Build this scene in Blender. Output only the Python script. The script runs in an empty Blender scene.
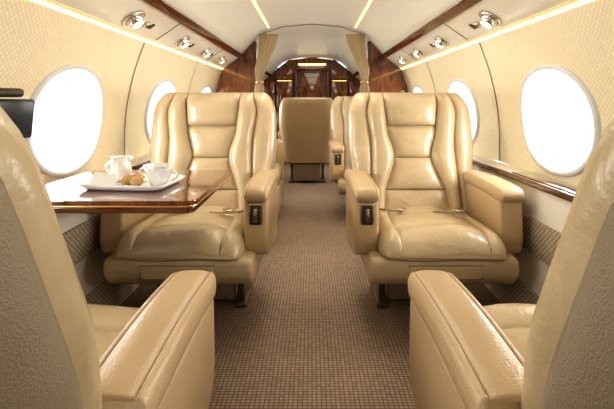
import bpy, bmesh, math, random
from mathutils import Vector, Matrix
random.seed(3)
S = bpy.context.scene
COL = S.collection
H = 1.02
F_PX = 409.0

# ------------------------------------------------------------------ materials
def newmat(name):
    m = bpy.data.materials.new(name); m.use_nodes = True
    nt = m.node_tree
    return m, nt, nt.nodes['Principled BSDF']

def simple(name, col, rough=.5, metal=0, coat=0, emis=None, estr=0):
    m, nt, b = newmat(name)
    b.inputs['Base Color'].default_value = (*col, 1)
    b.inputs['Roughness'].default_value = rough
    b.inputs['Metallic'].default_value = metal
    b.inputs['Coat Weight'].default_value = coat
    b.inputs['Coat Roughness'].default_value = .05
    if emis:
        b.inputs['Emission Color'].default_value = (*emis, 1)
        b.inputs['Emission Strength'].default_value = estr
    return m

def leather(name, c1, c2, rough=.36, grain=260, gstr=.12, wr=.25, wsc=16):
    m, nt, b = newmat(name); N = nt.nodes; L = nt.links
    tc = N.new('ShaderNodeTexCoord')
    n1 = N.new('ShaderNodeTexNoise'); n1.inputs['Scale'].default_value = 5; n1.inputs['Detail'].default_value = 4
    cr = N.new('ShaderNodeValToRGB')
    cr.color_ramp.elements[0].position = .3; cr.color_ramp.elements[0].color = (*c1, 1)
    cr.color_ramp.elements[1].position = .7; cr.color_ramp.elements[1].color = (*c2, 1)
    L.new(tc.outputs['Object'], n1.inputs['Vector']); L.new(n1.outputs['Fac'], cr.inputs['Fac'])
    L.new(cr.outputs['Color'], b.inputs['Base Color'])
    v = N.new('ShaderNodeTexVoronoi'); v.inputs['Scale'].default_value = grain
    L.new(tc.outputs['Object'], v.inputs['Vector'])
    b1 = N.new('ShaderNodeBump'); b1.inputs['Strength'].default_value = gstr; b1.inputs['Distance'].default_value = .002
    L.new(v.outputs['Distance'], b1.inputs['Height'])
    n2 = N.new('ShaderNodeTexNoise'); n2.inputs['Scale'].default_value = wsc; n2.inputs['Detail'].default_value = 3; n2.inputs['Distortion'].default_value = 1.2
    L.new(tc.outputs['Object'], n2.inputs['Vector'])
    b2 = N.new('ShaderNodeBump'); b2.inputs['Strength'].default_value = wr; b2.inputs['Distance'].default_value = .012
    L.new(n2.outputs['Fac'], b2.inputs['Height']); L.new(b1.outputs['Normal'], b2.inputs['Normal'])
    L.new(b2.outputs['Normal'], b.inputs['Normal'])
    b.inputs['Roughness'].default_value = rough
    return m

def wood(name, c1, c2, sc=(3, 30, 30), rough=.25, coat=1):
    m, nt, b = newmat(name); N = nt.nodes; L = nt.links
    tc = N.new('ShaderNodeTexCoord'); mp = N.new('ShaderNodeMapping'); mp.inputs['Scale'].default_value = sc
    n1 = N.new('ShaderNodeTexNoise'); n1.inputs['Scale'].default_value = 1; n1.inputs['Detail'].default_value = 6; n1.inputs['Distortion'].default_value = 1.5
    cr = N.new('ShaderNodeValToRGB')
    cr.color_ramp.elements[0].position = .35; cr.color_ramp.elements[0].color = (*c1, 1)
    cr.color_ramp.elements[1].position = .68; cr.color_ramp.elements[1].color = (*c2, 1)
    L.new(tc.outputs['Object'], mp.inputs['Vector']); L.new(mp.outputs['Vector'], n1.inputs['Vector'])
    L.new(n1.outputs['Fac'], cr.inputs['Fac']); L.new(cr.outputs['Color'], b.inputs['Base Color'])
    b.inputs['Roughness'].default_value = rough
    b.inputs['Coat Weight'].default_value = coat; b.inputs['Coat Roughness'].default_value = .04
    return m

def woven(name, c1, c2, cm, axes='xy', scale=60, rough=.95, bump=.5, mortar=.03, noise=.0, bw=.5, rh=.25, diag=False, offset=.5):
    m, nt, b = newmat(name); N = nt.nodes; L = nt.links
    tc = N.new('ShaderNodeTexCoord'); sx = N.new('ShaderNodeSeparateXYZ'); cx = N.new('ShaderNodeCombineXYZ')
    L.new(tc.outputs['Object'], sx.inputs[0])
    L.new(sx.outputs[axes[0].upper()], cx.inputs[0]); L.new(sx.outputs[axes[1].upper()], cx.inputs[1])
    br = N.new('ShaderNodeTexBrick'); br.offset = offset
    br.inputs['Scale'].default_value = scale; br.inputs['Mortar Size'].default_value = mortar
    br.inputs['Mortar Smooth'].default_value = .4
    br.inputs['Brick Width'].default_value = bw; br.inputs['Row Height'].default_value = rh
    br.inputs['Color1'].default_value = (*c1, 1); br.inputs['Color2'].default_value = (*c2, 1); br.inputs['Mortar'].default_value = (*cm, 1)
    if diag:
        br.offset = 0
        mp = N.new('ShaderNodeMapping'); mp.inputs['Rotation'].default_value = (0, 0, math.radians(45))
        L.new(cx.outputs[0], mp.inputs['Vector']); L.new(mp.outputs['Vector'], br.inputs['Vector'])
    else:
        L.new(cx.outputs[0], br.inputs['Vector'])
    n = N.new('ShaderNodeTexNoise'); n.inputs['Scale'].default_value = 6; n.inputs['Detail'].default_value = 3
    L.new(tc.outputs['Object'], n.inputs['Vector'])
    mx = N.new('ShaderNodeMixRGB'); mx.blend_type = 'MULTIPLY'; mx.inputs['Fac'].default_value = noise
    L.new(br.outputs['Color'], mx.inputs[1]); L.new(n.outputs['Fac'], mx.inputs[2])
    L.new(mx.outputs[0], b.inputs['Base Color'])
    bp = N.new('ShaderNodeBump'); bp.inputs['Strength'].default_value = bump; bp.inputs['Distance'].default_value = .002; bp.invert = True
    L.new(br.outputs['Fac'], bp.inputs['Height']); L.new(bp.outputs['Normal'], b.inputs['Normal'])
    b.inputs['Roughness'].default_value = rough
    return m

M = {}
M['leather'] = leather('leather_tan', (.45, .345, .205), (.53, .41, .255), rough=.27, wr=.42, wsc=13)
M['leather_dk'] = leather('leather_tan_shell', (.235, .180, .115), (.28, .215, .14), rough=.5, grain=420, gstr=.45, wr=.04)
M['leather_arm'] = leather('leather_arm', (.48, .34, .19), (.53, .385, .225), rough=.28, grain=300, gstr=.3, wr=.05)
M['seam'] = simple('seam_groove_shade', (.15, .09, .05), .7)  # dark joint lines; in leather grooves this colour stands in for shade
M['wall'] = woven('wall_fabric', (.79, .69, .49), (.84, .745, .54), (.67, .555, .36), axes='yz', scale=38, rough=.5, bump=.25, mortar=.05, diag=True, bw=.6, rh=.6)
M['ceil'] = simple('ceiling_cream', (.74, .70, .61), .25)
M['psu'] = simple('psu_cream', (.75, .70, .60), .22)
M['cream'] = simple('cream_panel', (.78, .73, .62), .45)
M['white'] = simple('window_trim_white', (.66, .66, .64), .35)
M['carpet'] = woven('carpet_weave', (.36, .25, .17), (.48, .35, .25), (.19, .12, .075), axes='xy', scale=34, bump=.6, mortar=.075, noise=.2, bw=.55, rh=.45, offset=0)
M['dado'] = woven('dado_weave', (.46, .37, .27), (.58, .48, .35), (.22, .16, .10), axes='yz', scale=30, bump=.5, mortar=.08, bw=.5, rh=.5, diag=True)
M['wood'] = wood('mahogany', (.040, .010, .004), (.13, .038, .013), rough=.12)
M['woodt'] = wood('mahogany_table', (.085, .022, .009), (.21, .065, .024), sc=(30, 4, 4), rough=.05)
M['woodfar'] = wood('mahogany_panel', (.055, .014, .004), (.20, .055, .015), sc=(14, 14, 3), rough=.10)
M['gold'] = simple('gold_edge', (.75, .48, .20), .25, 1)
M['chrome'] = simple('chrome', (.62, .59, .54), .2, 1)
M['dkmetal'] = simple('dark_metal', (.08, .065, .05), .4, .6)
M['bronze'] = simple('bronze_leg', (.16, .11, .07), .4, .7)
M['black'] = simple('black_plastic', (.015, .018, .022), .3)
M['china'] = simple('white_china', (.86, .85, .83), .15, 0, .5)
M['bread'] = leather('bread_crust', (.50, .27, .10), (.66, .42, .19), rough=.6, grain=80, gstr=.2)
M['curtain'] = simple('curtain_cloth', (.34, .255, .155), .9)
M['strip'] = simple('cove_strip', (1, .8, .4), .5, emis=(1, .76, .36), estr=3.0)
M['strip2'] = simple('ceiling_strip_glow', (1, .8, .4), .5, emis=(1, .66, .22), estr=1.5)
M['bulb'] = simple('lamp_bulb', (1, .95, .85), .3, emis=(1, .9, .7), estr=2)
M['belt'] = simple('belt_web', (.35, .26, .16), .8)
def glassmat():
    m = bpy.data.materials.new('window_acrylic'); m.use_nodes = True
    nt = m.node_tree; nt.nodes.clear()
    o = nt.nodes.new('ShaderNodeOutputMaterial'); t = nt.nodes.new('ShaderNodeBsdfTransparent'); g = nt.nodes.new('ShaderNodeBsdfGlossy')
    g.inputs['Roughness'].default_value = .05
    mx = nt.nodes.new('ShaderNodeMixShader'); mx.inputs[0].default_value = .06
    nt.links.new(t.outputs[0], mx.inputs[1]); nt.links.new(g.outputs[0], mx.inputs[2]); nt.links.new(mx.outputs[0], o.inputs[0])
    return m
M['glass'] = glassmat()

# ------------------------------------------------------------------ helpers
def mkobj(name, mesh, parent=None, loc=(0, 0, 0), rot=(0, 0, 0)):
    o = bpy.data.objects.new(name, mesh); COL.objects.link(o)
    o.location = loc; o.rotation_euler = rot
    if parent: o.parent = parent
    return o
def empty(name, loc=(0, 0, 0), rot=(0, 0, 0)):
    o = bpy.data.objects.new(name, None); COL.objects.link(o); o.location = loc; o.rotation_euler = rot
    o.empty_display_size = .1
    return o
def mesh_from(name, verts, faces, mat, smooth=True):
    me = bpy.data.meshes.new(name); me.from_pydata([tuple(v) for v in verts], [], faces)
    bm = bmesh.new(); bm.from_mesh(me); bmesh.ops.recalc_face_normals(bm, faces=bm.faces); bm.to_mesh(me); bm.free()
    for p in me.polygons: p.use_smooth = smooth
    me.materials.append(mat)
    return me
def box_mesh(name, size, mat, bevel=.01, seg=3, taper=None):
    bm = bmesh.new(); bmesh.ops.create_cube(bm, size=1)
    for v in bm.verts:
        v.co = Vector((v.co.x * size[0], v.co.y * size[1], v.co.z * size[2]))
    if bevel: bmesh.ops.bevel(bm, geom=bm.edges[:], offset=bevel, segments=seg, profile=.5, affect='EDGES')
    me = bpy.data.meshes.new(name); bm.to_mesh(me); bm.free()
    for p in me.polygons: p.use_smooth = True
    me.materials.append(mat)
    return me
def box(name, size, loc, mat, bevel=.01, parent=None, rot=(0, 0, 0), seg=3):
    return mkobj(name, box_mesh(name, size, mat, bevel, seg), parent, loc, rot)
def extrude_profile(name, pts, x0, x1, mat, bevel=.012, seg=4):
    bm = bmesh.new()
    a = [bm.verts.new((x0, p[0], p[1])) for p in pts]; b = [bm.verts.new((x1, p[0], p[1])) for p in pts]
    bm.faces.new(a); bm.faces.new(b[::-1]); n = len(pts)
    for i in range(n): bm.faces.new((a[i], b[i], b[(i + 1) % n], a[(i + 1) % n]))
    bmesh.ops.recalc_face_normals(bm, faces=bm.faces)
    if bevel: bmesh.ops.bevel(bm, geom=bm.edges[:], offset=bevel, segments=seg, profile=.5, affect='EDGES')
    me = bpy.data.meshes.new(name); bm.to_mesh(me); bm.free()
    for p in me.polygons: p.use_smooth = True
    me.materials.append(mat)
    return me
def lathe_mesh(name, prof, mat, n=40):
    V = []; Fc = []
    for r, z in prof:
        for k in range(n):
            a = 2 * math.pi * k / n; V.append((r * math.cos(a), r * math.sin(a), z))
    m = len(prof)
    for i in range(m - 1):
        for k in range(n):
            Fc.append((i * n + k, i * n + (k + 1) % n, (i + 1) * n + (k + 1) % n, (i + 1) * n + k))
    Fc.append(tuple(range(n))[::-1]); Fc.append(tuple((m - 1) * n + k for k in range(n)))
    return mesh_from(name, V, Fc, mat)
def tube(name, pts, r, mat, parent=None, cyclic=False):
    cu = bpy.data.curves.new(name, 'CURVE'); cu.dimensions = '3D'; cu.bevel_depth = r; cu.bevel_resolution = 3
    sp = cu.splines.new('POLY'); sp.points.add(len(pts) - 1)
    for i, p in enumerate(pts): sp.points[i].co = (*p, 1)
    sp.use_cyclic_u = cyclic
    cu.materials.append(mat)
    o = bpy.data.objects.new(name, cu); COL.objects.link(o)
    if parent: o.parent = parent
    return o

def lerp_table(tab, t):
    for (a, va), (b, vb) in zip(tab, tab[1:]):
        if t <= b:
            k = (t - a) / (b - a); k = k * k * (3 - 2 * k)
            return va + (vb - va) * k
    return tab[-1][1]

def pillow(name, W, seams, rows, Ft, Bt, puff, capt, mapf, mat, nc=9, nr=10, raise_fn=None, edge_p=5, centre_rows=True, groove_line=None, pvp=.4):
    tv = []
    for si, (a, b) in enumerate(zip(rows, rows[1:])):
        for k in range(nr + (1 if si == len(rows) - 2 else 0)):
            tv.append((a + (b - a) * (.5 - .5 * math.cos(math.pi * k / nr)), si, .5 - .5 * math.cos(math.pi * k / nr)))
    V = []; ring = None
    for (t, si, v) in tv:
        w = W(t); bs = [-w] + [-s(t) for s in seams[::-1]] + [s(t) for s in seams] + [w]
        ncell = len(bs) - 1
        c = capt(t)
        front = []
        for ci in range(ncell):
            for k in range(nc + (1 if ci == ncell - 1 else 0)):
                u = .5 - .5 * math.cos(math.pi * k / nc)
                x = bs[ci] + (bs[ci + 1] - bs[ci]) * u
                e = min(1, abs(x / w))
                ed = (1 - e ** edge_p) ** .45
                if ci in (0, ncell - 1):
                    uu = u if ci == ncell - 1 else 1 - u
                    p = (max(0, 1 - (1 - min(1, uu * 2)) ** 2)) ** .5
                else:
                    p = max(0, 4 * u * (1 - u)) ** .5
                if ci == ncell // 2 and centre_rows:
                    pv = max(0, 4 * v * (1 - v)) ** pvp
                    p = p * pv
                h = Ft * ed * c + puff * p * ed * c
                if raise_fn: h += raise_fn(ci, ncell, si, u, v) * c
                front.append((x, h))
        back = []
        nb = 12
        for k in range(1, nb):
            x = w * math.cos(math.pi * k / nb); e = abs(x / w)
            back.append((x, -Bt * (1 - e ** edge_p) ** .45 * c))
        loop = front + back
        ring = len(loop)
        for (x, h) in loop: V.append(mapf(x, h, t))
    nrow = len(tv); Fc = []
    for i in range(nrow - 1):
        for k in range(ring):
            Fc.append((i * ring + k, i * ring + (k + 1) % ring, (i + 1) * ring + (k + 1) % ring, (i + 1) * ring + k))
    Fc.append(tuple(range(ring))[::-1]); Fc.append(tuple((nrow - 1) * ring + k for k in range(ring)))
    me = mesh_from(name, V, Fc, mat)
    if groove_line:  # dark tubes laid along the grooves deepen their shade by colour
        bm = bmesh.new(); bm.from_mesh(me)
        ncell = len(seams) * 2 + 1
        lines = []
        for ci in range(1, ncell):
            lines.append([Vector(V[i * ring + ci * nc]) for i in range(1, nrow - 1)])
        if centre_rows:
            for si in range(1, len(rows) - 1):
                i = si * nr; c0 = (ncell // 2) * nc
                lines.append([Vector(V[i * ring + c0 + k]) for k in range(nc + 1)])
        me.materials.append(M['seam'])
        for ln in lines:
            prev = None
            for i, p in enumerate(ln):
                d = (ln[min(i + 1, len(ln) - 1)] - ln[max(i - 1, 0)])
                if d.length < 1e-7: continue
                d.normalize(); a = d.cross(Vector((.3, .5, .81))).normalized(); b = d.cross(a)
                cur = [bm.verts.new(p + (a * math.cos(q * math.pi / 2) + b * math.sin(q * math.pi / 2)) * groove_line) for q in range(4)]
                if prev:
                    for q in range(4):
                        f = bm.faces.new((prev[q], prev[(q + 1) % 4], cur[(q + 1) % 4], cur[q])); f.material_index = 1
                prev = cur
        bm.to_mesh(me); bm.free()
    return me

# ------------------------------------------------------------------ club chair (faces -Y, origin floor, y=0 cushion front)
AX = .312
c1b = lambda t: lerp_table([(0, .185), (.22, .165), (.52, .100), (.72, .135), (1, .150)], t)
c2b = lambda t: lerp_table([(0, .235), (.3, .230), (.6, .225), (.85, .245), (1, .22)], t)
def back_mesh(lean):
    Wtab = [(0, .275), (.25, .31), (.6, .345), (.85, .343), (1, .338)]
    def W(t):
        q = max(0, (t - .78) / .22)
        return lerp_table(Wtab, t) * (1 - .17 * q ** 3.0)
    def cap(t):
        q = max(0, (t - .90) / .10); r = max(0, (.08 - t) / .08)
        return max(.02, (1 - min(1, q) ** 3)) ** .5 * (1 - .3 * r)
    def rf(ci, n, si, u, v):
        if ci == n // 2 and si == 3:
            return .026 * (max(0, 4 * u * (1 - u)) ** .22) * (1 - (1 - min(1, v * 6)) ** 2) ** .5
        if ci in (1, n - 2): return .018 * max(0, 4 * u * (1 - u)) ** .5
        return 0
    def mp(x, h, t):
        y = .53 + lean * t + .02 * math.sin(math.pi * t) - .040 * (abs(x) / .33) ** 2 * (1 - t * .5)
        return (x, y - h, .36 + .715 * t)
    return pillow('backrest', W, [c1b, c2b], [0, .27, .50, .74, 1], .070, .07, .034, cap, mp, M['leather'], nc=9, nr=11, raise_fn=rf, groove_line=.0026, pvp=.25)

def shell_mesh(lean):
    def W(t):
        q = max(0, (t - .80) / .20)
        return lerp_table([(0, .29), (.3, .32), (.6, .352), (1, .346)], t) * (1 - .16 * q ** 3)
    def cap(t):
        q = max(0, (t - .92) / .08)
        return max(.02, (1 - min(1, q) ** 3)) ** .5
    def mp(x, h, t):
        return (x, .575 + lean * t - h + .01 * math.sin(math.pi * t) - .02 * (abs(x) / .35) ** 4, .26 + .81 * t)
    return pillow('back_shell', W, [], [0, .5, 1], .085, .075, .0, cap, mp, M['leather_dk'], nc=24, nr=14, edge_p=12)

def cushion_mesh():
    def W(t):
        q = max(0, (t - .8) / .2)
        return .268 * (1 - .10 * q ** 3)
    c1 = lambda t: lerp_table([(0, .15), (.7, .185), (1, .18)], t)
    def cap(t):
        q = max(0, (t - .74) / .26); r = max(0, (.05 - t) / .05)
        return max(.02, 1 - min(1, q) ** 3.2) ** .5 * (1 - .5 * r)
    def mp(x, h, t): return (x, .56 - .56 * t, .385 + h - .02 * (1 - t) + .004 * math.sin(x * 19))
    return pillow('seat_cushion', W, [c1], [0, .33, .72, 1], .080, .03, .030, cap, mp, M['leather'], nc=12, nr=12, edge_p=6, groove_line=.002, pvp=.3)

MESH = {}
def arm_parts(key, yf, dz, hw):
    MESH['arm' + key] = extrude_profile('arm_body', [(yf + .025, .60 + dz), (.60, .60 + dz), (.60, .27), (yf + .10, .33), (yf + .03, .365), (yf + .012, .42)], -hw + .006, hw - .006, M['leather_arm'], .016)
    def W(t):
        q = max(0, (.12 - t) / .12)
        return hw * (1 - .20 * q ** 2)
    def cap(t):
        q = max(0, (.09 - t) / .09)
        return max(.05, 1 - q ** 3) ** .5
    Ln = .605 - yf
    def mp(x, h, t): return (x, yf + Ln * t, .615 + dz + h + .010 * math.sin(t * math.pi))
    MESH['cap' + key] = pillow('arm_pad', W, [lambda t: hw - .018], [0, .2, 1], .030, .035, .005, cap, mp, M['leather_arm'], nc=7, nr=12, edge_p=6, centre_rows=False, groove_line=.0012)
arm_parts('far', .085, 0, .058); arm_parts('near', .175, -.022, .057)
MESH['cushion'] = cushion_mesh()
MESH['base'] = extrude_profile('seat_base', [(.02, .375), (.58, .375), (.58, .235), (.10, .235), (.05, .26), (.015, .31)], -.31, .31, M['leather'], .025)
MESH['drawer'] = box_mesh('base_panel', (.30, .012, .055), M['leather'], .005)
MESH['drawergap'] = box_mesh('base_panel_gap', (.308, .010, .063), M['seam'], .004)

def chair(loc, rotz, lean, name='club_chair', belt=True, arm='far', aisle=0, shell=None):
    r = empty(name, loc, (0, 0, rotz))
    if ('b', lean) not in MESH:
        MESH[('b', lean)] = back_mesh(lean); MESH[('s', lean)] = shell_mesh(lean)
    mkobj('backrest', MESH[('b', lean)], r); sh = mkobj('back_shell', MESH[('s', lean)], r)
    if shell:
        sh.material_slots[0].link = 'OBJECT'; sh.material_slots[0].material = shell
    mkobj('seat_cushion', MESH['cushion'], r)
    mkobj('seat_base', MESH['base'], r)
    mkobj('base_panel', MESH['drawer'], r, (0, .0205, .318), (.08, 0, 0))
    mkobj('base_panel_gap', MESH['drawergap'], r, (0, .0235, .318), (.08, 0, 0))
    ay = .085 if arm == 'far' else .175
    for s in (-1, 1):
        mkobj('arm_body', MESH['arm' + arm], r, (s * AX, 0, 0))
        mkobj('arm_pad', MESH['cap' + arm], r, (s * AX, 0, 0))
        if aisle == s:
            box('control_plate', (.062, .012, .110), (s * AX, ay + .021, .530), M['chrome'], .004, r, (.06, 0, 0))
            box('control_recess', (.046, .012, .085), (s * AX, ay + .016, .533), M['dkmetal'], .003, r, (.06, 0, 0))
            box('control_handle', (.016, .014, .060), (s * AX, ay + .010, .533), M['chrome'], .003, r, (.06, 0, 0))
        box('leg_strut', (.03, .30, .05), (s * .20, .40, .205), M['dkmetal'], .006, r)
        box('leg_post', (.035, .05, .21), (s * .20, .40, .115), M['bronze'], .008, r, (0.1, 0, 0))
        box('floor_track_foot', (.06, .24, .024), (s * .20, .48, .012), M['bronze'], .006, r)
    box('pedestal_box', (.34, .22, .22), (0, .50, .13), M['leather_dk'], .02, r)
    if belt:
        tube('belt_strap', [(.05, .36, .478), (.08, .30, .494), (.11, .27, .498), (.16, .30, .49), (.20, .40, .47), (.215, .46, .46)], .005, M['belt'], r)
        box('belt_buckle', (.04, .05, .014), (.15, .30, .500), M['chrome'], .004, r, (0, 0, .4))
        tube('belt_strap', [(-.10, .40, .47), (-.15, .36, .485), (-.2, .42, .475), (-.215, .47, .46)], .005, M['belt'], r)
        box('belt_tongue', (.03, .035, .008), (-.10, .385, .484), M['chrome'], .003, r, (0, 0, -.5))
    return r

chair((.55, 1.66, 0), 0, .19, aisle=-1)
chair((-.555, 1.66, 0), 0, .19, aisle=1)
chair((.588, 1.15, 0), math.pi, .35, arm='near', aisle=1, belt=False)
chair((-.588, 1.15, 0), math.pi, .35, arm='near', aisle=-1, belt=False)
chair((.53, 3.35, 0), 0, .18, aisle=-1)
chair((-.06, 5.75, 0), math.pi, .12, belt=False, shell=M['leather_arm'])

# ------------------------------------------------------------------ fuselage shell
Y0, Y1 = -2.0, 7.5
XW = 1.08; XL = .97; ZL = .665
def wallx(z):
    k = max(0, (z - .80) / .58)
    return XW - .125 * k ** 2
Z_COVE = 1.365
prof_ceiling = [(.735, 1.53), (.70, 1.575), (.62, 1.66), (.53, 1.735), (.45, 1.775)]
prof_centre = [(.43, 1.785), (.38, 1.80), (.2, 1.825), (0, 1.835), (-.2, 1.825), (-.38, 1.80), (-.43, 1.785)]
def strip_mesh(name, pts, mat, y0=Y0, y1=Y1, ny=2, smooth=True):
    V = []; Fc = []
    for j in range(ny):
        y = y0 + (y1 - y0) * j / (ny - 1)
        for (x, z) in pts: V.append((x, y, z))
    n = len(pts)
    for j in range(ny - 1):
        for i in range(n - 1): Fc.append((j * n + i, j * n + i + 1, (j + 1) * n + i + 1, (j + 1) * n + i))
    me = bpy.data.meshes.new(name); me.from_pydata(V, [], Fc)
    for p in me.polygons: p.use_smooth = smooth
    me.materials.append(mat)
    return me

box('floor', (2.3, Y1 - Y0 + .2, .05), (0, (Y0 + Y1) / 2, -.025), M['carpet'], 0)

win_c = [-.4 - 1.1, -.4, .7, 1.8, 2.9, 4.0, 5.1, 6.2, 7.3]
WA, WB, WZ = .262, .226, .94
def ell(a, A, B, p=2.15):
    c, s = math.cos(a), math.sin(a)
    r = (abs(c) ** p + abs(s) ** p) ** (-1 / p)
    return A * r * c, B * r * s
zlo, zhi = ZL + .010, Z_COVE
for side, sn in ((1, 'right'), (-1, 'left')):
    V = []; Fc = []
    NA = 64; NRG = 6
    for wi, yc in enumerate(win_c):
        ylo, yhi = yc - .55, yc + .55
        off = len(V)
        for k in range(NA):
            a = 2 * math.pi * (k + .5) / NA
            ey, ez = ell(a, WA, WB)
            dy, dz = math.cos(a), math.sin(a)
            tt = 1e9
            if dy > 1e-6: tt = min(tt, .55 / dy)
            if dy < -1e-6: tt = min(tt, -.55 / dy)
            if dz > 1e-6: tt = min(tt, (zhi - WZ) / dz)
            if dz < -1e-6: tt = min(tt, (zlo - WZ) / dz)
            by, bz = dy * tt, dz * tt
            for r in range(NRG + 1):
                f = r / NRG
                y = ey + (by - ey) * f; z = WZ + ez + (bz - ez) * f
                V.append((side * wallx(z), yc + y, z))
        for k in range(NA):
            for r in range(NRG):
                a0 = off + k * (NRG + 1) + r; b0 = off + ((k + 1) % NA) * (NRG + 1) + r
                Fc.append((a0, b0, b0 + 1, a0 + 1))
        def corner(yq, zq):
            ends = [off + k * (NRG + 1) + NRG for k in range(NA)]
            best = None
            for k in range(NA):
                v0 = V[ends[k]]; v1 = V[ends[(k + 1) % NA]]
                d = math.hypot(v0[1] - yq, v0[2] - zq) + math.hypot(v1[1] - yq, v1[2] - zq)
                if best is None or d < best[0]: best = (d, ends[k], ends[(k + 1) % NA])
            V.append((side * wallx(zq), yq, zq)); Fc.append((best[1], best[2], len(V) - 1))
        for yq in (ylo, yhi):
            for zq in (zlo, zhi): corner(yq, zq)
    me = bpy.data.meshes.new('wall_' + sn); me.from_pydata(V, [], Fc); me.materials.append(M['wall'])
    for p in me.polygons: p.use_smooth = True
    mkobj('wall_' + sn, me)
    for wi, yc in enumerate(win_c):
        root = empty('window_%d' % (wi + 1 + (0 if side > 0 else len(win_c))), (side * wallx(WZ), yc, WZ))
        rings = [(1.08, -.001, 1), (1.07, -.012, 1), (1.02, -.017, 1), (.98, -.012, 1), (.96, .02, 1), (.95, .065, 1), (.915, .070, 1), (.895, .115, 1), (.87, .12, 1)]
        V = []; Fc = []
        NA2 = 72
        for (sc, dx, _) in rings:
            for k in range(NA2):
                a = 2 * math.pi * k / NA2; ey, ez = ell(a, WA * sc, WB * sc)
                V.append((side * dx + side * (wallx(WZ + ez) - wallx(WZ)), ey, ez))
        for i in range(len(rings) - 1):
            for k in range(NA2): Fc.append((i * NA2 + k, i * NA2 + (k + 1) % NA2, (i + 1) * NA2 + (k + 1) % NA2, (i + 1) * NA2 + k))
        mkobj('window_frame', mesh_from('window_frame', V, Fc, M['white']), root)
        V = []
        for k in range(NA2):
            a = 2 * math.pi * k / NA2; ey, ez = ell(a, WA * .89, WB * .89); V.append((side * .117 + side * (wallx(WZ + ez) - wallx(WZ)), ey, ez))
        mkobj('window_pane', mesh_from('window_pane', V, [tuple(range(NA2))], M['glass'], False), root)
        V = []; Fc = []
        for i in range(12):
            z = .68 + (Z_COVE - .68) * i / 11
            for dy in (-.004, .004): V.append((side * (wallx(z) - .003), yc + .55 + dy, z))
        for i in range(11): Fc.append((2 * i, 2 * i + 1, 2 * i + 3, 2 * i + 2))
        mkobj('trim_%d' % (wi + 1 + (0 if side > 0 else len(win_c))), mesh_from('wall_seam', V, Fc, M['seam'], False))
    s = side
    mkobj('wall_lower_' + sn, strip_mesh('wall_lower_' + sn, [(s * XL, 0), (s * XL, ZL)], M['cream']))
    box('baseboard_' + sn, (.012, Y1 - Y0, .19), (s * (XL - .007), (Y0 + Y1) / 2, .096), M['dado'], .003)
    box('trim_woven_' + sn, (.012, Y1 - Y0, .15), (s * (XL - .007), (Y0 + Y1) / 2, .435), M['dado'], .003)
    box('trim_ledge_' + sn, (.114, Y1 - Y0, .020), (s * (XL + .056), (Y0 + Y1) / 2, ZL - .000), M['cream'], .003)
    box('trim_ledge_edge_' + sn, (.022, Y1 - Y0, .028), (s * (XL - .006), (Y0 + Y1) / 2, ZL - .002), M['wood'], .005)
    box('trim_ledge_inset_' + sn, (.095, .75, .008), (s * (XL + .052), 1.62, ZL + .012), M['wood'], .003)
    mkobj('trim_cove_' + sn, strip_mesh('cove', [(s * wallx(Z_COVE), Z_COVE), (s * (wallx(Z_COVE) + .03), Z_COVE + .012), (s * (wallx(Z_COVE) + .02), Z_COVE + .035), (s * .935, Z_COVE + .022)], M['cream']))
    mkobj('cove_light_' + sn, strip_mesh('cove_light', [(s * (wallx(Z_COVE) - .003), Z_COVE + .000), (s * (wallx(Z_COVE) - .010), Z_COVE + .012)], M['strip']))
    mkobj('ceiling_service_panel_' + sn, strip_mesh('psu', [(s * .955, Z_COVE + .030), (s * .94, Z_COVE + .018), (s * .925, Z_COVE + .020), (s * .775, 1.49), (s * .765, 1.50)], M['psu']))
    box('trim_rail_' + sn, (.058, Y1 - Y0, .05), (s * .757, (Y0 + Y1) / 2, 1.510), M['wood'], .006, rot=(0, s * .7, 0))
    mkobj('ceiling_side_' + sn, strip_mesh('ceiling_side', [(s * x, z) for x, z in [(.765, 1.52)] + prof_ceiling], M['ceil']))
    mkobj('ceiling_strip_light_' + sn, strip_mesh('ceiling_strip', [(s * .450, 1.7755), (s * .432, 1.784)], M['strip2'], 2.0, 4.2))
    mkobj('ceiling_strip_cover_' + sn, strip_mesh('ceiling_strip_c', [(s * .46, 1.778), (s * .42, 1.79)], M['ceil']))
    for yb in (1.45, 2.42, 3.6):
        tube('trim_panel_gap', [(s * .925, yb, Z_COVE + .019), (s * .775, yb, 1.489)], .0025, M['dkmetal'])
    ang = math.atan2(1.49 - (Z_COVE + .02), .15)
    for (yy, big) in ((1.20, 1.3), (1.98, 1.45), (2.72, 1.35), (3.3, 1.25), (3.85, 1.2)):
        e = empty('reading_light', (s * .865, yy, 1.427), (0, s * (ang), 0))
        R = .036 * big
        mkobj('bezel', lathe_mesh('bezel', [(R * .75, 0), (R * 1.15, -.001), (R * 1.1, -.010), (R * .85, -.014), (R * .75, -.006)], M['chrome']), e)
        mkobj('lamp_ball', lathe_mesh('ball', [(R * .80, 0), (R * .82, -.010), (R * .7, -.030), (R * .55, -.040)], M['chrome']), e)
        mkobj('lens', lathe_mesh('lens', [(R * .54, -.038), (R * .54, -.0415), (.001, -.0425)], M['bulb']), e)
        mkobj('gasper', lathe_mesh('gasper', [(.018, 0), (.020, -.008), (.013, -.018), (.004, -.013)], M['chrome']), e, (0, .15, 0))
        mkobj('switch_plate', box_mesh('switch_plate', (.04, .03, .006), M['dkmetal'], .002), e, (0, .22, -.002))

mkobj('ceiling', strip_mesh('ceiling', prof_centre, M['ceil']))

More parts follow.
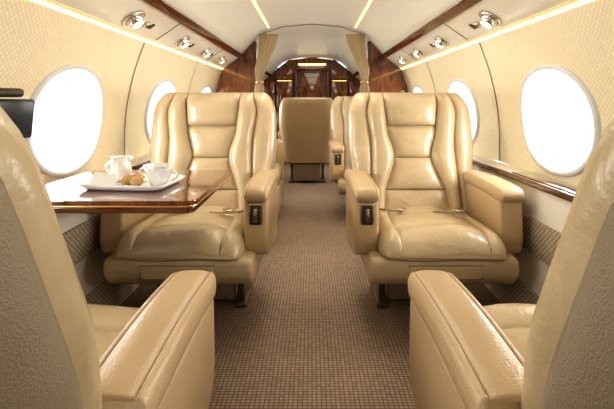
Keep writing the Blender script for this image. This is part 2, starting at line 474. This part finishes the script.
def section_wall(name, y, mat, th=.04, pts=None):
    V = [(x, y, z) for x, z in pts] + [(x, y + th, z) for x, z in pts]
    n = len(pts); Fc = [tuple(range(n)), tuple(range(2 * n - 1, n - 1, -1))]
    for i in range(n): Fc.append((i, (i + 1) % n, n + (i + 1) % n, n + i))
    return mkobj(name, mesh_from(name, V, Fc, mat, False))
full = [(1.08, 0), (1.08, .95), (1.0, 1.3), (.95, 1.4), (.74, 1.55), (.43, 1.79), (0, 1.84), (-.43, 1.79), (-.74, 1.55), (-.95, 1.4), (-1.0, 1.3), (-1.08, .95), (-1.08, 0)]
section_wall('wall_front', Y1, M['woodfar'], .05, full)
section_wall('wall_back', Y0 - .04, M['cream'], .04, full)
for s, sn in ((1, 'right'), (-1, 'left')):
    pts = [(.60, 0), (.965, 0), (.965, .64), (1.06, .68), (1.06, .95), (1.0, 1.2), (.95, 1.36), (.78, 1.485), (.70, 1.56), (.60, 1.67)]
    section_wall('wall_divider_' + sn, 4.32, M['woodfar'], .05, [(s * x, z) for x, z in pts])
    box('trim_divider_' + sn, (.03, .07, 1.66), (s * .60, 4.345, .83), M['wood'], .008)
g = empty('galley_cabinet', (0, 7.42, 0))
for i, x in enumerate((-.82, -.50, .50, .82)):
    box('door_lower', (.29, .03, .78), (x, 0, .45), M['woodfar'], .01, g)
    box('door_upper', (.29, .03, .50), (x, 0, 1.14), M['woodfar'], .01, g)
    box('handle', (.06, .02, .015), (x, -.02, .95), M['gold'], .004, g)
for x in (-.50, .50):
    box('locker_door', (.29, .03, .20), (x, 0, 1.54), M['woodfar'], .01, g)
    box('locker_handle', (.05, .02, .012), (x, -.02, 1.47), M['gold'], .004, g)
    box('shelf_light', (.26, .02, .012), (x, -.005, 1.405), M['strip2'], .003, g)
box('counter', (.7, .06, .04), (-.66, -.02, .87), M['wood'], .01, g)
box('counter', (.7, .06, .04), (.66, -.02, .87), M['wood'], .01, g)
d = empty('door_1', (0, 7.42, 0))
box('door_leaf', (.54, .03, 1.55), (0, 0, .79), M['wood'], .01, d)
box('door_frame', (.03, .05, 1.6), (-.29, 0, .80), M['woodfar'], .01, d)
box('door_frame', (.03, .05, 1.6), (.29, 0, .80), M['woodfar'], .01, d)
box('door_head', (.61, .05, .05), (0, 0, 1.62), M['woodfar'], .01, d)
box('panel_upper', (.40, .02, .5), (0, -.02, 1.22), M['woodfar'], .01, d)
box('panel_lower', (.40, .02, .6), (0, -.02, .5), M['woodfar'], .01, d)
box('door_light', (.50, .03, .025), (0, 7.40, 1.70), M['strip'], .004)

def curtain(s):
    V = []; Fc = []; nz = 40; na = 90
    for i in range(nz + 1):
        z = 1.72 - (1.72 - .62) * i / nz
        t = i / nz
        hw = lerp_table([(0, .085), (.30, .055), (.45, .032), (.52, .045), (1, .07)], t)
        hd = lerp_table([(0, .035), (.45, .025), (1, .045)], t)
        cx = lerp_table([(0, .45), (.42, .545), (1, .55)], t)
        for k in range(na):
            a = 2 * math.pi * k / na
            r = 1 + .18 * math.cos(a * 11 + .4 * math.sin(t * 5))
            V.append((s * cx + hw * r * math.cos(a), 4.24 + hd * r * math.sin(a), z))
    for i in range(nz):
        for k in range(na): Fc.append((i * na + k, i * na + (k + 1) % na, (i + 1) * na + (k + 1) % na, (i + 1) * na + k))
    Fc.append(tuple(range(na))); Fc.append(tuple(nz * na + k for k in range(na)))
    e = empty('curtain', (0, 0, 0))
    mkobj('drape', mesh_from('drape', V, Fc, M['curtain']), e)
    tube('tie_back', [(s * .545 + .040 * math.cos(a * math.pi / 8), 4.24 + .032 * math.sin(a * math.pi / 8), 1.225) for a in range(16)], .008, M['gold'], e, True)
curtain(1); curtain(-1)
tube('curtain_track', [(-.52, 4.24, 1.725), (-.3, 4.24, 1.80), (0, 4.24, 1.825), (.3, 4.24, 1.80), (.52, 4.24, 1.725)], .006, M['curtain'])

# ------------------------------------------------------------------ divan
dv = empty('divan', (-.60, 3.48, 0))
box('base', (.62, 1.10, .24), (.0, 0, .14), M['leather_arm'], .02, dv)
box('plinth', (.54, 1.0, .03), (.0, 0, .015), M['dkmetal'], .004, dv)
for i in (-1, 0, 1):
    box('seat_cushion', (.56, .35, .17), (.03, i * .355, .345), M['leather'], .05, dv, seg=5)
    box('back_cushion', (.15, .35, .50), (-.24, i * .355, .62), M['leather'], .06, dv, (0, -.15, 0), seg=5)
for sy in (-1, 1):
    box('arm', (.62, .10, .60), (.01, sy * .58, .35), M['leather_arm'], .04, dv, seg=5)

# ------------------------------------------------------------------ table
tb = empty('folding_table', (-.658, 1.51, .722))
def rounded_slab(name, sx, sy, th, r, mat, bev=.006, rot=0):
    pts = []
    for cx, cy, a0 in ((sx / 2 - r, sy / 2 - r, 0), (-sx / 2 + r, sy / 2 - r, 90), (-sx / 2 + r, -sy / 2 + r, 180), (sx / 2 - r, -sy / 2 + r, 270)):
        for k in range(9):
            a = math.radians(a0 + k * 90 / 8); pts.append((cx + r * math.cos(a), cy + r * math.sin(a)))
    bm = bmesh.new(); vs = [bm.verts.new((p[0], p[1], 0)) for p in pts]; f = bm.faces.new(vs)
    r_ = bmesh.ops.extrude_face_region(bm, geom=[f])
    for v in r_['geom']:
        if isinstance(v, bmesh.types.BMVert): v.co.z = -th
    bmesh.ops.recalc_face_normals(bm, faces=bm.faces)
    ed = [e for e in bm.edges if abs(e.verts[0].co.z - e.verts[1].co.z) < 1e-6]
    bmesh.ops.bevel(bm, geom=ed, offset=bev, segments=3, profile=.5, affect='EDGES')
    me = bpy.data.meshes.new(name); bm.to_mesh(me); bm.free(); me.materials.append(mat)
    return me
mkobj('table_top', rounded_slab('table_top', .61, .56, .014, .035, M['woodt'], .003), tb)
mkobj('table_edge_band', rounded_slab('table_edge_band', .614, .564, .006, .036, M['gold'], .002), tb, (0, 0, -.0138))
mkobj('table_under', rounded_slab('table_under', .60, .55, .020, .033, M['wood'], .004), tb, (0, 0, -.0195))
box('slide_rail', (.40, .04, .03), (-.08, .12, -.052), M['dkmetal'], .005, tb)
box('slide_rail', (.40, .04, .03), (-.08, -.12, -.052), M['dkmetal'], .005, tb)
box('wall_bracket', (.03, .40, .10), (-.287, 0, -.085), M['cream'], .008, tb)

# tray & tableware
tz = .7225
tr = empty('serving_tray', (-.635, 1.46, tz), (0, 0, -.10))
def dish(name, sx, sy, mat):
    V = []; Fc = []; n = 48
    rings = [(.0, .006), (.84, .006), (.88, .010), (1.0, .022), (1.02, .020), (.90, .004), (.84, 0), (0, 0)]
    for sc, z in rings:
        for k in range(n):
            x, y = ell(2 * math.pi * k / n, sx * max(sc, .001), sy * max(sc, .001), 7); V.append((x, y, z))
    for i in range(len(rings) - 1):
        for k in range(n): Fc.append((i * n + k, i * n + (k + 1) % n, (i + 1) * n + (k + 1) % n, (i + 1) * n + k))
    return mesh_from(name, V, Fc, mat)
mkobj('tray_dish', dish('tray_dish', .155, .11, M['china']), tr)
c0 = tz + .0075
cr = empty('creamer_jug', (-.705, 1.51, c0)); cr.scale = (1.15,) * 3
mkobj('jug_body', lathe_mesh('jug_body', [(.022, 0), (.030, .01), (.034, .03), (.028, .055), (.026, .070), (.030, .078), (.027, .077), (.022, .06), (.028, .03), (.02, .008)], M['china']), cr)
tube('jug_handle', [(-.028 - .022 * math.sin(a * math.pi / 10), 0, .018 + .046 * a / 10) for a in range(11)], .004, M['china'], cr)
box('jug_spout', (.016, .018, .014), (.030, 0, .071), M['china'], .005, cr, (0, -.6, 0))
sb = empty('sugar_bowl', (-.535, 1.43, c0)); sb.scale = (1.1,) * 3
mkobj('bowl', lathe_mesh('bowl', [(.020, 0), (.024, .006), (.038, .03), (.040, .05), (.042, .056), (.038, .055), (.035, .03), (.018, .008)], M['china']), sb)
mkobj('sugar_packets', box_mesh('sugar_packets', (.04, .03, .03), M['white'], .004), sb, (0, 0, .052), (.2, .1, .5))
tube('bowl_handle', [(.040 + .02 * math.sin(a * math.pi / 10), 0, .015 + .032 * a / 10) for a in range(11)], .0035, M['china'], sb)
cp = empty('coffee_cup', (-.585, 1.525, c0)); cp.scale = (1.1,) * 3
mkobj('cup_body', lathe_mesh('cup_body', [(.018, 0), (.022, .005), (.034, .03), (.038, .052), (.035, .052), (.030, .03), (.015, .008)], M['china']), cp)
tube('cup_handle', [(-.036 - .018 * math.sin(a * math.pi / 10), 0, .012 + .032 * a / 10) for a in range(11)], .0035, M['china'], cp)
for (x, y, z, s) in ((-.648, 1.44, .016, .95), (-.608, 1.42, .015, .8), (-.632, 1.48, .016, .9)):
    bm = bmesh.new(); bmesh.ops.create_icosphere(bm, subdivisions=3, radius=.025 * s)
    for v in bm.verts:
        v.co.z *= .72; v.co.x *= 1.15; v.co += v.normal * .002 * math.sin(v.co.x * 300)
    me = bpy.data.meshes.new('bread_roll'); bm.to_mesh(me); bm.free(); me.materials.append(M['bread'])
    for p in me.polygons: p.use_smooth = True
    mkobj('bread_roll', me, None, (x, y, c0 + z), (0, 0, random.random() * 3))
nv = [(-.045, -.028, 0), (.045, -.028, 0), (.045, .028, 0), (-.045, .028, 0), (-.026, -.004, .050), (.040, 0, .036)]
mkobj('folded_napkin', mesh_from('folded_napkin', nv, [(0, 1, 2, 3), (0, 1, 5, 4), (2, 3, 4, 5), (0, 4, 3), (1, 2, 5)], M['china'], False), None, (-.725, 1.42, c0), (0, 0, .4))
bpy.context.view_layer.update()
for o in list(COL.objects):
    if o.name.startswith(('creamer_jug', 'sugar_bowl', 'coffee_cup', 'bread_roll', 'folded_napkin')) and o.parent is None:
        o.parent = tr; o.matrix_parent_inverse = tr.matrix_world.inverted()

mo = empty('cabin_monitor', (-1.0, 1.31, .965))
box('wall_plate', (.02, .08, .10), (-.055, 0, 0), M['black'], .006, mo)
box('arm', (.09, .03, .025), (-.01, 0, .0), M['dkmetal'], .005, mo)
box('screen', (.02, .13, .13), (.035, .0, .0), M['black'], .008, mo, (.0, .15, -.50))
box('speaker_bar', (.03, .12, .03), (.015, -.01, .085), M['dkmetal'], .012, mo, (.0, .1, -.55))

# ------------------------------------------------------------------ lights
def area(name, loc, rot, sx, sy, p, col, spread=None):
    l = bpy.data.lights.new(name, 'AREA'); l.shape = 'RECTANGLE'; l.size = sx; l.size_y = sy; l.energy = p; l.color = col
    if spread: l.spread = spread
    o = bpy.data.objects.new(name, l); COL.objects.link(o); o.location = loc; o.rotation_euler = rot
    return o
for side in (1, -1):
    for yc in win_c[1:-1]:
        area('window_daylight', (side * 1.27, yc, WZ + .05), (0, side * math.radians(95), 0), .5, .56, 18 if yc > 1 else 10, (1, .985, .95))
area('cabin_fill', (0, 2.2, 1.80), (0, 0, 0), .4, 1.4, 9.5, (1, .93, .80))  # unseen fill areas from here on, added to brighten the closed cabin
area('cabin_fill', (0, .1, 1.78), (math.radians(20), 0, 0), .7, 1.0, 2.5, (1, .93, .82))  # added soft frontal fill above the camera, no fitting there
area('cabin_fill', (0, 5.9, 1.78), (0, 0, 0), .5, 1.6, 6, (1, .90, .70))  # added fill that lifts the far cabin and its wood
area('cabin_fill', (0, 3.7, 1.81), (0, 0, 0), .4, .5, 3, (1, .92, .76))  # added fill ahead of the divider

w = bpy.data.worlds.new('world'); S.world = w; w.use_nodes = True
w.node_tree.nodes['Background'].inputs['Color'].default_value = (.93, .97, 1, 1)
w.node_tree.nodes['Background'].inputs['Strength'].default_value = 2
S.view_settings.view_transform = 'Standard'
try: S.view_settings.look = 'Medium High Contrast'
except Exception: S.view_settings.look = 'None'
S.view_settings.exposure = 0

cam = bpy.data.cameras.new('camera'); co = bpy.data.objects.new('camera', cam); COL.objects.link(co)
cam.sensor_width = 36; cam.lens = 36 * F_PX / 614
co.location = (0, 0, H); co.rotation_euler = (math.pi / 2, 0, 0)
cam.shift_x = -5 / 614; cam.shift_y = -(204.5 - 102) / 614
cam.clip_start = .02
S.camera = co
